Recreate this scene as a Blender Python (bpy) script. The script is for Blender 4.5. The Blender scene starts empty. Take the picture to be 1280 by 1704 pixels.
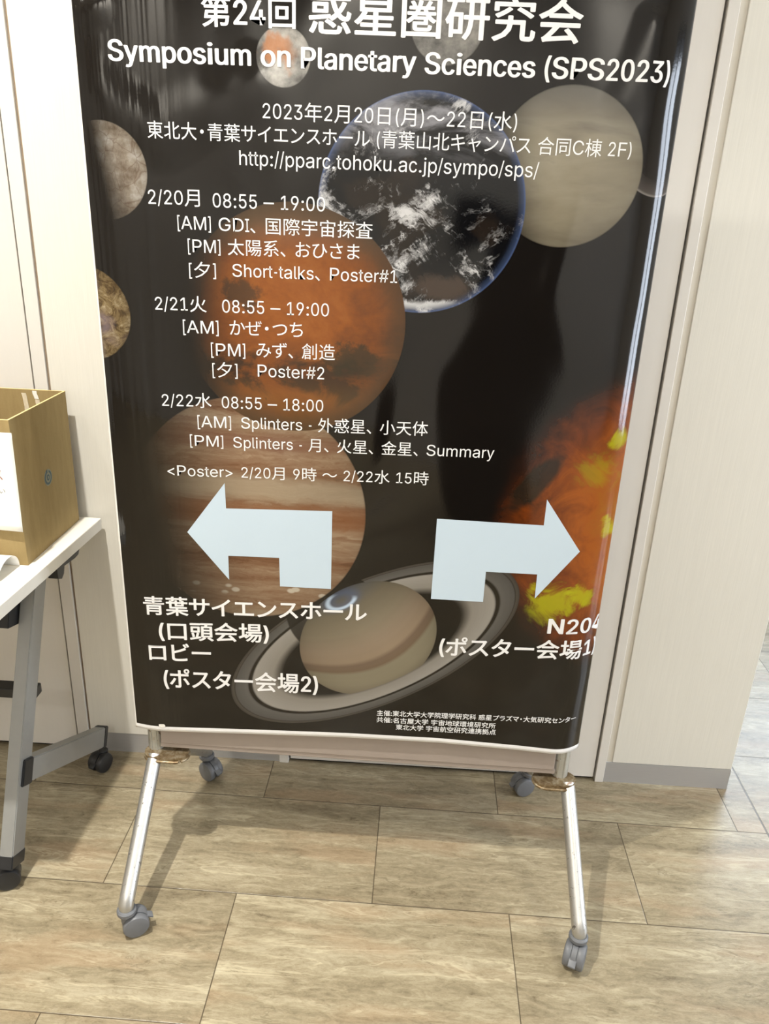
import bpy, bmesh, math, random
from mathutils import Vector, Matrix, Quaternion
from mathutils.geometry import tessellate_polygon
random.seed(4)
C = bpy.context.scene.collection
SC = bpy.context.scene

# ------------------------------------------------------------------ camera
cam_d = bpy.data.cameras.new('camera'); cam = bpy.data.objects.new('camera', cam_d); C.objects.link(cam)
F_PX, TILT, ROLL, YAW = 1308.94, 0.376268, 0.0435207, -0.0394364
d = Vector((math.sin(YAW)*math.cos(TILT), math.cos(YAW)*math.cos(TILT), -math.sin(TILT)))
r = d.cross(Vector((0, 0, 1))).normalized(); u = r.cross(d)
r2 = r*math.cos(ROLL)+u*math.sin(ROLL); u2 = -r*math.sin(ROLL)+u*math.cos(ROLL)
M = Matrix((r2, u2, -d)).transposed().to_4x4(); M.translation = (0.61702, -1.29039, 1.43549)
cam.matrix_world = M
cam_d.sensor_fit = 'VERTICAL'; cam_d.sensor_height = 36.0; cam_d.lens = F_PX*36.0/1704.0
cam_d.clip_start = 0.02
SC.camera = cam

# ------------------------------------------------------------------ world, lights, exposure
SC.view_settings.view_transform = 'Standard'; SC.view_settings.look = 'None'
SC.view_settings.gamma = 1; SC.view_settings.use_curve_mapping = False
SC.view_settings.exposure = -0.54
w = bpy.data.worlds.new('world'); SC.world = w; w.use_nodes = True
w.node_tree.nodes['Background'].inputs[0].default_value = (0.80, 0.90, 1.0, 1)
w.node_tree.nodes['Background'].inputs[1].default_value = 1.0

def area(name, loc, target, power, color, sx, sy=None, shape='DISK', spread=180):
    l = bpy.data.lights.new(name, 'AREA'); l.energy = power; l.color = color; l.shape = shape
    l.size = sx
    if sy: l.size_y = sy
    l.spread = math.radians(spread)
    o = bpy.data.objects.new(name, l); C.objects.link(o); o.location = loc
    o.rotation_euler = (Vector(target)-Vector(loc)).to_track_quat('-Z', 'Y').to_euler()
    return o
WARM = (1.0, 0.965, 0.885)
CEIL = 2.9
for x, y, p, sz, spr in [(-0.22, -0.52, 50, 0.065, 112), (-0.85, -0.55, 10, 0.065, 150), (-0.32, 0.04, 5, 0.065, 150), (2.1, -1.0, 26, 0.12, 150),  # three lamps read from cast shadows, then an added fill for the right
                    (-1.9, -1.6, 7, 0.1, 150), (0.15, -2.93, 48, 0.1, 110), (-1.3, -2.9, 34, 0.1, 110), (1.9, -2.9, 32, 0.1, 110)]:  # last three are added to brighten the unseen wall mirrored in the poster
    area('downlight_and_fill', (x, y, CEIL-0.03), (x, y, 0), p, WARM, sz, spread=spr)
area('daylight_back', (3.1, 2.93, 1.75), (2.6, 0, 1.2), 95, (0.74, 0.86, 1.0), 1.9, 1.2, 'RECTANGLE')
for y in (-0.72, -0.16):                            # one per pane of the glazed end wall
    area('daylight_right', (3.93, y, 1.15), (0.0, y, 0.55), 52, (0.80, 0.88, 1.0), 0.46, 1.9, 'RECTANGLE')

# ------------------------------------------------------------------ node helper
def lin(c):
    f = lambda v: v/12.92 if v <= 0.04045 else ((v+0.055)/1.055)**2.4
    return (f(c[0]/255), f(c[1]/255), f(c[2]/255), 1)
class Sh:
    def __init__(s, name):
        s.m = bpy.data.materials.new(name); s.m.use_nodes = True
        s.nt = s.m.node_tree; s.b = s.nt.nodes['Principled BSDF']
    def n(s, t, **k):
        nd = s.nt.nodes.new(t)
        for a, v in k.items(): setattr(nd, a, v)
        return nd
    def put(s, sock, v):
        if isinstance(v, E): s.nt.links.new(v.o, sock)
        elif hasattr(v, 'is_output'): s.nt.links.new(v, sock)
        else: sock.default_value = v
    def math(s, op, a, b=0.0, c=None, clamp=False):
        nd = s.n('ShaderNodeMath', operation=op, use_clamp=clamp)
        s.put(nd.inputs[0], a); s.put(nd.inputs[1], b)
        if c is not None: s.put(nd.inputs[2], c)
        return E(s, nd.outputs[0])
    def coords(s, kind='Object', uv=None):
        if uv:
            nd = s.n('ShaderNodeUVMap', uv_map=uv); v = nd.outputs[0]
        else:
            nd = s.n('ShaderNodeTexCoord'); v = nd.outputs[kind]
        sp = s.n('ShaderNodeSeparateXYZ'); s.nt.links.new(v, sp.inputs[0])
        return [E(s, sp.outputs[i]) for i in range(3)]
    def vec(s, x, y=0.0, z=0.0):
        nd = s.n('ShaderNodeCombineXYZ')
        for i, q in enumerate((x, y, z)): s.put(nd.inputs[i], q)
        return nd.outputs[0]
    def noise(s, v, scale=5, detail=3, rough=0.5, dist=0.0):
        nd = s.n('ShaderNodeTexNoise'); s.nt.links.new(v, nd.inputs['Vector'])
        nd.inputs['Scale'].default_value = scale; nd.inputs['Detail'].default_value = detail
        nd.inputs['Roughness'].default_value = rough; nd.inputs['Distortion'].default_value = dist
        return E(s, nd.outputs[0])
    def white(s, v):
        nd = s.n('ShaderNodeTexWhiteNoise'); s.nt.links.new(v, nd.inputs['Vector']); return E(s, nd.outputs[0])
    def voro(s, v, scale, feature='F1'):
        nd = s.n('ShaderNodeTexVoronoi', feature=feature); s.nt.links.new(v, nd.inputs['Vector'])
        nd.inputs['Scale'].default_value = scale
        return E(s, nd.outputs['Distance'])
    def step(s, a, lo, hi):     # smooth 0..1 as a goes lo..hi (lo may exceed hi)
        nd = s.n('ShaderNodeMapRange', interpolation_type='SMOOTHSTEP')
        s.put(nd.inputs[0], a)
        if lo <= hi: vals = (lo, hi, 0, 1)
        else: vals = (hi, lo, 1, 0)
        for i, v in enumerate(vals): nd.inputs[1+i].default_value = v
        return E(s, nd.outputs[0])
    def ramp(s, f, stops):
        nd = s.n('ShaderNodeValToRGB'); s.put(nd.inputs[0], f)
        el = nd.color_ramp.elements
        while len(el) < len(stops): el.new(0.5)
        for e, (p, c) in zip(el, stops): e.position = p; e.color = lin(c)
        return nd.outputs[0]
    def mix(s, f, a, b, mode='MIX'):
        nd = s.n('ShaderNodeMix', data_type='RGBA', blend_type=mode)
        s.put(nd.inputs[0], f)
        for k, q in ((6, a), (7, b)):
            if isinstance(q, tuple) and len(q) == 3: q = lin(q)
            s.put(nd.inputs[k], q)
        return nd.outputs[2]
    def scale_col(s, col, f):
        nd = s.n('ShaderNodeMix', data_type='RGBA', blend_type='MULTIPLY'); nd.inputs[0].default_value = 1
        s.put(nd.inputs[6], col); s.put(nd.inputs[7], f); return nd.outputs[2]
    def bump(s, h, strength=0.3, dist=0.001, prev=None):
        nd = s.n('ShaderNodeBump'); nd.inputs['Strength'].default_value = strength; nd.inputs['Distance'].default_value = dist
        s.put(nd.inputs['Height'], h)
        if prev: s.nt.links.new(prev, nd.inputs['Normal'])
        return nd.outputs[0]
    def out(s, col=None, rough=None, metal=None, normal=None, spec=None, coat=None):
        B = s.b.inputs
        if col is not None: s.put(B['Base Color'], lin(col) if isinstance(col, tuple) and len(col) == 3 else col)
        if rough is not None: s.put(B['Roughness'], rough)
        if metal is not None: s.put(B['Metallic'], metal)
        if spec is not None: s.put(B['Specular IOR Level'], spec)
        if normal is not None: s.nt.links.new(normal, B['Normal'])
        if coat is not None: B['Coat Weight'].default_value = coat; B['Coat Roughness'].default_value = 0.05
        return s.m
class E:
    def __init__(s, sh, o): s.s = sh; s.o = o
    def __add__(s, b): return s.s.math('ADD', s, b)
    __radd__ = __add__
    def __sub__(s, b): return s.s.math('SUBTRACT', s, b)
    def __rsub__(s, b): return s.s.math('SUBTRACT', b, s)
    def __mul__(s, b): return s.s.math('MULTIPLY', s, b)
    __rmul__ = __mul__
    def __truediv__(s, b): return s.s.math('DIVIDE', s, b)
    def sqrt(s): return s.s.math('SQRT', s)
    def floor(s): return s.s.math('FLOOR', s)
    def fract(s): return s.s.math('FRACT', s)
    def abs(s): return s.s.math('ABSOLUTE', s)
    def sin(s): return s.s.math('SINE', s)
    def min(s, b): return s.s.math('MINIMUM', s, b)
    def max(s, b): return s.s.math('MAXIMUM', s, b)
    def pow(s, b): return s.s.math('POWER', s, b)
    def clamp(s): return s.s.math('ADD', s, 0.0, clamp=True)

# ------------------------------------------------------------------ materials
def mat_floor():
    s = Sh('travertine_tile'); x, y, z = s.coords()
    T, L, X0 = 0.30125, 0.6, -0.0241
    row = (y/T).floor(); fy = (y/T).fract()
    half = (row*0.5).fract()                       # 0 or .5
    xx = (x-X0)/L+half
    inner = s.step(x, 1.549, 1.551)                # the corridor field beyond the border joint
    xx = xx+inner*0.37
    col = xx.floor(); fx = xx.fract()
    idv = s.vec(col+inner*31.0, row, 3.7)
    rnd = s.white(idv)
    dx = fx.min(1.0-fx)*L; dy = fy.min(1.0-fy)*T
    dj = dx.min(dy)
    dj = dj.min((x-1.55).abs()-0.001)
    joint = s.step(dj, 0.0017, 0.0006)
    wob = s.noise(s.vec(x*2.0, y*3.0, rnd*9.0), 1.5, 2)
    n1 = s.noise(s.vec(x*1.2, y*13.0+wob*0.9+rnd*17.0, rnd*5.0), 1.3, 4, 0.6, 0.3)
    n2 = s.noise(s.vec(x*15.0, y*55.0+rnd*7.0, rnd*11.0), 1.0, 7, 0.68, 1.1)
    n3 = s.noise(s.vec(x*55.0, y*120.0, rnd*3.0), 1.2, 5, 0.75, 1.2)
    f = n1*0.38+n2*0.40+n3*0.22
    c = s.ramp(f, [(0.33, (98, 88, 70)), (0.42, (128, 117, 95)), (0.50, (149, 138, 114)), (0.58, (166, 156, 132)), (0.70, (188, 180, 157))])
    warm = s.step(s.noise(s.vec(x*2.0, y*9.0, rnd*8.0), 1.5, 3), 0.5, 0.68)
    c = s.mix(warm*0.28, c, (168, 138, 108))
    rid = (s.noise(s.vec(x*4.0, y*17.0+rnd*5.0, rnd*2.0), 1.3, 5, 0.6, 0.9)-0.5).abs()
    crack = s.step(rid, 0.016, 0.004)*s.step(s.noise(s.vec(x*5.0, y*9.0, rnd*4.0), 1.4, 3), 0.50, 0.62)
    c = s.mix(crack*0.35, c, (92, 82, 62))
    lite = s.step((s.noise(s.vec(x*3.2, y*22.0+rnd*3.0, rnd*9.0), 1.1, 5, 0.6, 0.7)-0.5).abs(), 0.03, 0.0)*s.step(n1, 0.48, 0.6)
    c = s.mix(lite*0.4, c, (204, 194, 166))
    pits = s.step(n3*0.55+n2*0.45, 0.40, 0.33)
    c = s.mix(pits*0.55, c, (98, 86, 66))
    c = s.scale_col(c, s.ramp(rnd, [(0.0, (238, 236, 234)), (1.0, (255, 254, 252))]))
    c = s.mix(joint*0.85, c, (70, 60, 47))
    fine = s.noise(s.vec(x, y, 0.0), 420, 3, 0.65)
    nb = s.bump(fine, 0.30, 0.0009)
    nb = s.bump(n2*0.5+n3*0.5, 0.22, 0.0008, nb)
    nb = s.bump(joint*-1.0, 0.5, 0.0008, nb)
    return s.out(c, 0.22, 0, nb, 0.5)

def mat_wall(name, base, grain=True):
    s = Sh(name); x, y, z = s.coords()
    g = s.noise(s.vec(x*1.0, y*1.0, z*0.022), 420, 3, 0.6)
    g2 = s.noise(s.vec(x*1.0, y*1.0, z*0.06), 130, 3, 0.6, 0.4)
    f = g*0.6+g2*0.4
    lo = tuple(v*0.975 for v in base)
    c = s.ramp(f, [(0.3, lo), (0.65, base)]) if grain else s.mix(g2, tuple(v*0.985 for v in base), base)
    nb = s.bump(f, 0.30 if grain else 0.03, 0.0009)
    return s.out(c, 0.42 if grain else 0.36, 0, nb, 0.4)

def mat_plain(name, col, rough=0.5, metal=0.0, spec=0.5, var=0.06, scale=40, bump=0.05):
    s = Sh(name); x, y, z = s.coords()
    n = s.noise(s.vec(x, y, z), scale, 4, 0.6)
    c = s.mix(n, tuple(v*(1-var) for v in col), tuple(min(255, v*(1+var)) for v in col))
    return s.out(c, rough, metal, s.bump(n, bump, 0.001), spec)

def mat_steel(name, col, rough, worn=False, met=1.0):
    s = Sh(name); x, y, z = s.coords()
    br = s.noise(s.vec(x*2.0, y*2.0, z*60.0), 12, 3)
    c = s.mix(br, tuple(v*0.94 for v in col), col)
    ru = rough+br*0.10
    if worn:
        sc = s.noise(s.vec(x*1.0, y*1.0, z*0.25), 90, 4, 0.75, 0.8)
        m = s.step(sc, 0.60, 0.66)
        c = s.mix(m*0.9, c, (70, 62, 54)); met = (1.0-m*0.8)*met
        rust = s.step(s.noise(s.vec(x, y, z), 60, 4), 0.60, 0.72)*s.step(z, 0.235, 0.285)
        c = s.mix(rust*0.9, c, (120, 82, 44))
    return s.out(c, ru, met, s.bump(br, 0.05, 0.0005))

def mat_bracket():
    s = Sh('tarnished_brass_steel'); x, y, z = s.coords()
    n = s.noise(s.vec(x, y, z), 55, 4, 0.65, 0.5)
    c = s.ramp(n, [(0.35, (98, 78, 54)), (0.5, (134, 116, 88)), (0.65, (168, 158, 138))])
    return s.out(c, 0.38, 0.6, s.bump(n, 0.1, 0.001))

def mat_card():
    s = Sh('corrugated_cardboard'); x, y, z = s.coords()
    n = s.noise(s.vec(x*1.0, y*1.0, z*0.2), 60, 4, 0.6); n2 = s.noise(s.vec(x, y, z), 700, 2)
    c = s.ramp(n*0.7+n2*0.3, [(0.3, (150, 129, 88)), (0.6, (163, 142, 99))])
    return s.out(c, 0.85, 0, s.bump(n, 0.1, 0.001), 0.2)

def mat_print():
    s = Sh('printed_poster_sheet'); X, Z, _ = s.coords(uv='print')
    BLK = (15, 12, 10)
    col = s.mix(s.noise(s.vec(X, Z, 0.0), 2.2, 3), BLK, (21, 17, 14))
    def rad(cx, cz, R):
        px = (X-cx)/R; pz = (Z-cz)/R
        return px, pz, (px*px+pz*pz).sqrt()
    def lay(col, pc, mask): return s.mix(mask, col, pc)
    def limb(c, rr, k=0.55):
        f = (1.0-(rr*rr).min(0.999)).sqrt()        # sphere depth
        g = f*k+(1.0-k)
        return s.scale_col(c, s.vec(g, g, g))
    # --- sun at the right border
    px, pz, rr = rad(1.095, 0.862, 0.30)
    n = s.noise(s.vec(X, Z, 1.0), 6.5, 5, 0.6, 0.8); nb = s.noise(s.vec(X, Z, 4.0), 13, 5, 0.65, 1.0)
    rn = rr+(n-0.5)*0.30
    msk = s.step(rn, 1.12, 0.86)
    f = (1.0-rr)*0.62+nb*0.62+(n-0.5)*0.3
    sc = s.ramp(f, [(0.20, (46, 22, 10)), (0.40, (106, 50, 16)), (0.62, (150, 78, 22)), (0.82, (150, 90, 20)), (0.95, (150, 130, 20)), (1.0, (170, 160, 30))])
    for (bx, bz, br) in [(0.903, 0.706, 0.055), (0.958, 0.728, 0.036), (0.995, 0.875, 0.024), (0.99, 1.045, 0.026), (0.86, 0.735, 0.02), (0.955, 0.985, 0.05)]:
        q = (((X-bx)*(X-bx)+((Z-bz)*1.25)*((Z-bz)*1.25)).sqrt())/br+(nb-0.5)*4.0
        k = 0.3 if br == 0.05 else 0.75
        sc = s.mix(s.step(q, 1.0, 0.25)*k, sc, (172, 170, 12))
    col = lay(col, sc, msk)
    # dark filament loop
    ex = (X-0.842)*0.79+(Z-0.955)*-0.613; ez = (X-0.842)*0.613+(Z-0.955)*0.79
    q = ((ex/0.024)*(ex/0.024)+(ez/0.078)*(ez/0.078)).sqrt()+(nb-0.5)*0.6
    col = lay(col, (34, 28, 20), s.step(q, 1.15, 0.7)*0.9)
    # --- dim moon behind the cloudy planet
    px, pz, rr = rad(0.985, 1.53, 0.072)
    col = lay(col, s.ramp(rr, [(0.6, (28, 24, 22)), (0.93, (70, 64, 60)), (0.99, (132, 126, 120))]), s.step(rr, 1.0, 0.97)*s.step(pz, 0.2, -0.75))
    # --- cloudy planet
    px, pz, rr = rad(0.833, 1.496, 0.122)
    n = s.noise(s.vec(X*1.0, Z*3.0, 2.0), 7, 4, 0.5, 0.4)
    c = s.ramp(n+pz*0.12, [(0.25, (118, 110, 94)), (0.45, (136, 128, 110)), (0.6, (144, 137, 120)), (0.8, (112, 104, 92))])
    c = s.mix(s.step(pz, 0.3, 1.0)*0.7, c, (105, 104, 104))
    col = lay(col, limb(c, rr, 0.45), s.step(rr, 1.0, 0.975)*s.step(px+pz*0.25, -1.1, -0.2))
    # --- two faint moons near the heading
    for (cx, cz, R, dim) in [(0.371, 1.64, 0.044, 1.0), (0.626, 1.693, 0.058, 0.62)]:
        px, pz, rr = rad(cx, cz, R)
        n = s.noise(s.vec(X, Z, 7.0), 26, 5, 0.62)
        c = s.ramp(n, [(0.35, (88, 86, 84)), (0.5, (138, 136, 132)), (0.66, (178, 174, 168))])
        if dim == 1.0:
            wm = s.step(s.noise(s.vec(X*1.4, Z, 1.7), 21, 3), 0.52, 0.66)*s.step(px, 0.75, -0.1)
            c = s.mix(wm*0.75, c, (176, 112, 62))
        col = lay(col, limb(c, rr, 0.35), s.step(rr, 1.0, 0.95)*dim)
    # --- ice moon and lava moon at the left border
    px, pz, rr = rad(0.064, 1.463, 0.078)
    cr = s.voro(s.vec(X*1.2+s.noise(s.vec(X, Z, 0.0), 20, 2)*0.05, Z*0.8, 0.0), 42, 'DISTANCE_TO_EDGE')
    n = s.noise(s.vec(X, Z, 3.0), 24, 5, 0.65)
    c = s.ramp(n, [(0.35, (92, 78, 64)), (0.52, (134, 124, 112)), (0.68, (166, 162, 156))])
    c = s.mix(s.step(cr, 0.035, 0.0)*0.45, c, (84, 58, 40))
    col = lay(col, limb(c, rr, 0.35), s.step(rr, 1.0, 0.97)*s.step(px+pz*0.2, -0.12, 0.62))
    px, pz, rr = rad(0.012, 1.226, 0.083)
    n = s.noise(s.vec(X*0.8, Z, 9.0), 34, 6, 0.7, 1.4)
    c = s.ramp(n, [(0.34, (38, 29, 18)), (0.46, (84, 66, 40)), (0.56, (122, 104, 72)), (0.68, (160, 146, 120))])
    c = s.mix(s.step(s.noise(s.vec(X, Z, 2.0), 15, 2), 0.5, 0.65)*0.5, c, (134, 120, 128))
    col = lay(col, limb(c, rr, 0.45), s.step(rr, 1.0, 0.97)*s.step(px, 0.0, 0.4))
    # --- banded giant at lower left
    px, pz, rr = rad(0.297, 0.863, 0.23)
    tw = s.noise(s.vec(X*1.4, Z*4.0, 5.0), 6, 5, 0.6, 1.0)
    bz = pz+(tw-0.5)*0.16+px*0.02
    b = s.noise(s.vec(bz*3.4, 0.3, 0.0), 1.9, 4, 0.6)
    fine = s.noise(s.vec(X*2.5, Z*22.0, tw*2.0), 3.5, 5, 0.7, 0.8)
    c = s.ramp(b*0.7+fine*0.3, [(0.30, (78, 50, 32)), (0.42, (116, 80, 54)), (0.50, (134, 104, 80)), (0.58, (152, 128, 104)), (0.70, (166, 148, 126))])
    c = s.mix(s.step((bz-0.23).abs(), 0.16, 0.04)*0.7, c, (160, 146, 124))
    c = s.mix(s.step((bz+0.02).abs(), 0.15, 0.06)*0.6, c, (126, 78, 44))
    c = s.mix(s.step((bz-0.62).abs(), 0.10, 0.03)*0.5, c, (120, 80, 62))
    sp = s.voro(s.vec(X*1.0, Z*1.6, 0.0), 30)
    c = s.mix(s.step(sp, 0.32, 0.18)*s.step((pz+0.72).abs(), 0.08, 0.03)*0.8, c, (205, 196, 180))
    col = lay(col, limb(c, rr, 0.38), s.step(rr, 1.0, 0.985)*s.step(px+pz*0.12, -0.86, 0.15))
    # --- blue marble
    px, pz, rr = rad(0.6005, 1.429, 0.173)
    dn = s.noise(s.vec(X, Z, 0.0), 5.0, 6, 0.62, 1.3)
    cl = s.noise(s.vec(X*1.0+dn*0.30, Z+dn*0.22, 6.0), 26, 8, 0.72, 0.4)
    zone = s.noise(s.vec(X, Z, 8.0), 11.0, 4, 0.6)
    cloud = s.step(cl*0.62+zone*0.5+pz*-0.02-px*0.03, 0.575, 0.72)
    sea = s.mix(s.step(rr, 0.90, 1.0), (7, 7, 9), (50, 62, 90))
    land = s.step(s.noise(s.vec(X, Z, 1.5), 8, 4), 0.55, 0.62)
    c = s.mix(land*0.12, sea, (84, 66, 48))
    q = ((((X-0.640)/0.062)*((X-0.640)/0.062)+((Z-1.300)/0.024)*((Z-1.300)/0.024)).sqrt())+(cl-0.5)*1.6
    c = s.mix(s.step(q, 1.2, 0.4)*0.6, c, (78, 64, 54))
    c = s.mix(cloud, c, (200, 200, 203))
    c = s.mix(s.step((Z-1.268+(cl-0.5)*0.04).abs(), 0.012, 0.004)*s.step(rr, 1.0, 0.9)*0.8, c, (205, 206, 210))
    hz = s.step(s.noise(s.vec(X*1.0, Z*2.4, 3.0), 9, 5, 0.6, 0.8), 0.40, 0.66)*s.step(pz, 0.30, 0.75)
    c = s.mix(hz*0.75, c, (150, 150, 158))
    c = s.mix(s.step(rr, 0.97, 0.997)*0.55, c, (78, 98, 145))
    col = lay(col, c, s.step(rr, 1.0, 0.988))
    # --- rusty planet
    px, pz, rr = rad(0.386, 1.230, 0.199)
    dn = s.noise(s.vec(X, Z*1.5, 0.4), 6.5, 6, 0.62, 0.9)
    sp = s.noise(s.vec(X, Z, 2.2), 42, 5, 0.7)
    lat = pz+(dn-0.5)*0.9
    dark = s.step((lat+0.42).abs(), 0.24, 0.08)*s.step(dn*0.7+sp*0.3, 0.40, 0.56)
    c = s.ramp(dn*0.7+sp*0.3, [(0.30, (98, 54, 20)), (0.5, (134, 74, 24)), (0.7, (150, 92, 40))])
    c = s.mix(dark*0.9, c, (40, 32, 22))
    pt = s.step((((X-0.295)/0.035)*((X-0.295)/0.035)+((Z-1.275)/0.03)*((Z-1.275)/0.03)).sqrt()+(sp-0.5)*2.2, 1.2, 0.6)
    c = s.mix(pt*0.8, c, (58, 44, 28))
    pt = s.step((((X-0.49)/0.05)*((X-0.49)/0.05)+((Z-1.165)/0.03)*((Z-1.165)/0.03)).sqrt()+(sp-0.5)*2.4, 1.2, 0.6)
    c = s.mix(pt*0.85, c, (50, 42, 26))
    spots = s.step(sp, 0.66, 0.72)
    c = s.mix(spots*0.6, c, (60, 42, 26))
    c = s.mix(s.step(pz, 0.50, 0.95)*0.75, c, (112, 92, 74))
    c = s.mix(s.step(pz, -0.45, -0.75)*0.35, c, (116, 86, 44))
    c = s.mix(s.step(rr, 0.70, 0.98)*0.75, c, (76, 60, 40))
    ed = s.step(px+pz*-0.05, -0.98, -0.35)
    col = lay(col, limb(c, rr, 0.45), s.step(rr, 1.0, 0.99)*ed)
    # --- ringed planet
    a = math.radians(30.2); ca, sa = math.cos(a), math.sin(a)
    X1 = X-0.544; Z1 = Z-0.583
    rx = X1*ca+Z1*sa; rz = Z1*ca-X1*sa
    rq = ((rx/0.329)*(rx/0.329)+(rz/0.143)*(rz/0.143)).sqrt()
    grooves = s.noise(s.vec(rq*26.0, 0.0, 0.0), 2.0, 4, 0.7)
    rc = s.ramp(rq, [(0.60, (50, 47, 43)), (0.655, (96, 92, 86)), (0.69, (136, 131, 124)), (0.835, (150, 146, 140)), (0.848, (28, 24, 20)), (0.868, (26, 22, 18)), (0.880, (92, 90, 87)), (0.965, (78, 76, 74)), (0.972, (42, 38, 33)), (0.978, (72, 68, 62)), (1.0, (56, 52, 48))])
    rc = s.mix(grooves*0.5, rc, s.scale_col(rc, s.vec(0.62, 0.62, 0.62)))
    rmask = s.step(rq, 1.003, 0.995)*s.step(rq, 0.60, 0.66)
    hole = s.step(rq, 0.70, 0.64)
    px, pz, pr = rad(0.468, 0.650, 0.100)
    shad = s.step(pr, 1.0, 0.96)*s.step(rz, 0.0, 0.005)
    rmask = rmask*(1.0-shad*0.92)
    col = s.mix(s.step(rq, 1.0, 0.97), col, BLK)
    col = lay(col, rc, rmask)
    # globe: ellipse 0.153 x 0.121, long axis at 38 degrees
    b_ = math.radians(40); cb, sb = math.cos(b_), math.sin(b_)
    X2 = X-0.538; Z2 = Z-0.597
    gx = X2*cb+Z2*sb; gz = Z2*cb-X2*sb
    gr = ((gx/0.152)*(gx/0.152)+(gz/0.124)*(gz/0.124)).sqrt()
    ux = X2*ca+Z2*sa; uz = Z2*ca-X2*sa
    lat = uz-ux*ux*2.6
    f = (lat/0.30)+0.5
    gc = s.ramp(f, [(0.02, (120, 110, 94)), (0.16, (140, 131, 110)), (0.26, (134, 126, 106)), (0.285, (112, 94, 76)), (0.33, (114, 96, 80)), (0.36, (142, 124, 104)), (0.46, (138, 122, 104)), (0.60, (126, 116, 98)), (0.75, (112, 104, 88)), (0.88, (92, 92, 92)), (0.97, (74, 78, 92))])
    gn = s.noise(s.vec(lat*60.0, ux*1.5, 0.0), 1.5, 3)
    gc = s.mix(gn*0.35, gc, s.scale_col(gc, s.vec(0.75, 0.75, 0.75)))
    # polar glow
    axx = (X-0.482)*ca+(Z-0.684)*sa; azz = (Z-0.684)*ca-(X-0.482)*sa
    ar = ((axx/0.030)*(axx/0.030)+(azz/0.017)*(azz/0.017)).sqrt()
    au = s.step((ar-1.0).abs(), 0.30, 0.02)*s.step(axx*0.55+azz*1.0, 0.017, 0.002)
    gc = s.mix(s.step((ar-0.9).abs(), 0.9, 0.0)*0.30, gc, (70, 100, 150))
    gc = s.mix(au*0.95, gc, (196, 216, 240))
    front = (1.0-s.step(rq, 0.655, 0.672)*s.step(rz, 0.0, -0.004)).clamp()
    col = lay(col, limb(gc, gr, 0.5), s.step(gr, 1.0, 0.985)*front)
    # --- unprinted white margin
    at = s.n('ShaderNodeAttribute', attribute_name='margin')
    mg = E(s, at.outputs['Fac'])
    col = s.mix(s.step(mg, 0.0122, 0.0116), col, (238, 238, 240))
    col = s.mix(s.step(X, 0.0345, 0.0335), col, (232, 230, 226))
    # gloss film with slight waves
    wv = s.noise(s.vec(X*4.2, Z*2.6, 0.0), 1.0, 1.0, 0.4, 0.5)
    wl = s.noise(s.vec(X*46.0, Z*0.8, 4.0), 1.0, 2, 0.5)*s.step(X, 0.24, 0.08)
    def crease(ax_, az_, bx_, bz_, w_):            # soft fold along a line, height 1 at its ridge
        L2 = (bx_-ax_)**2+(bz_-az_)**2
        t = (((X-ax_)*(bx_-ax_)+(Z-az_)*(bz_-az_))/L2).max(0.0).min(1.0)
        ddx = X-ax_-t*(bx_-ax_); ddz = Z-az_-t*(bz_-az_)
        return s.step((ddx*ddx+ddz*ddz).sqrt(), w_, 0.0)
    cre = crease(0.045, 1.595, 0.170, 1.520, 0.060).max(crease(0.170, 1.520, 0.325, 1.605, 0.065))
    cre = cre.max(crease(0.02, 1.68, 0.07, 1.70, 0.04)).max(crease(0.94, 1.70, 0.91, 1.60, 0.04)*0.4)
    mic = s.noise(s.vec(X, Z, 0.0), 260, 2)
    nb = s.bump(wv, 1.0, 0.016)
    nb = s.bump(cre, 1.0, 0.0045, nb)
    nb = s.bump(wl, 0.5, 0.006, nb)
    nb = s.bump(mic, 0.05, 0.0006, nb)
    return s.out(col, 0.09, 0, nb, 0.5)

M_floor = mat_floor()
M_wall = mat_wall('woodgrain_wall_sheet', (228, 225, 216))
M_door = mat_wall('smooth_door_white', (226, 222, 216), False)
M_hall = mat_wall('hall_plaster', (226, 222, 216), False)
M_ceil = mat_plain('ceiling_white', (235, 233, 228), 0.8)
M_dark = mat_plain('gap_shade_black', (14, 13, 13), 0.7)
M_darkstandin = mat_plain('dark_standin', (22, 20, 20), 0.5)
M_strip = mat_wall('beige_edge_strip', (216, 210, 198), False)
M_base = mat_steel('brushed_baseboard', (196, 196, 198), 0.36, met=0.5)
M_print = mat_print()
M_ink = mat_plain('white_print', (240, 240, 242), 0.3, var=0.01)
M_arrow = mat_plain('pale_blue_print', (198, 216, 232), 0.4, var=0.012, scale=8)
M_post = mat_steel('worn_aluminium', (188, 188, 182), 0.34, True, 0.45)
M_tube = mat_steel('worn_chrome_tube', (196, 195, 192), 0.36, True, 0.9)
M_panel = mat_plain('grey_taupe_panel', (158, 146, 138), 0.45, var=0.04, scale=14)
M_brkt = mat_bracket()
M_grey = mat_plain('grey_plastic', (104, 106, 110), 0.45)
M_greyd = mat_plain('dark_grey_plastic', (72, 74, 78), 0.5)
M_black = mat_plain('black_plastic', (34, 35, 38), 0.42)
M_tabl = mat_plain('white_laminate', (234, 230, 220), 0.32, var=0.015)
M_tleg = mat_plain('silver_painted_steel', (150, 151, 150), 0.36, metal=0.35, var=0.03)
M_card = mat_card()
M_cardin = mat_plain('cardboard_edge', (212, 188, 134), 0.85, spec=0.2)
M_paper = mat_plain('white_paper', (240, 238, 232), 0.75, var=0.01, spec=0.25)
M_tape = mat_plain('pale_tape', (216, 204, 180), 0.5, var=0.1, scale=120)
M_logo = mat_plain('blue_grey_ink', (92, 108, 112), 0.8, spec=0.2)
M_logol = mat_plain('pale_grey_ink', (150, 150, 132), 0.85, spec=0.2)
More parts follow.
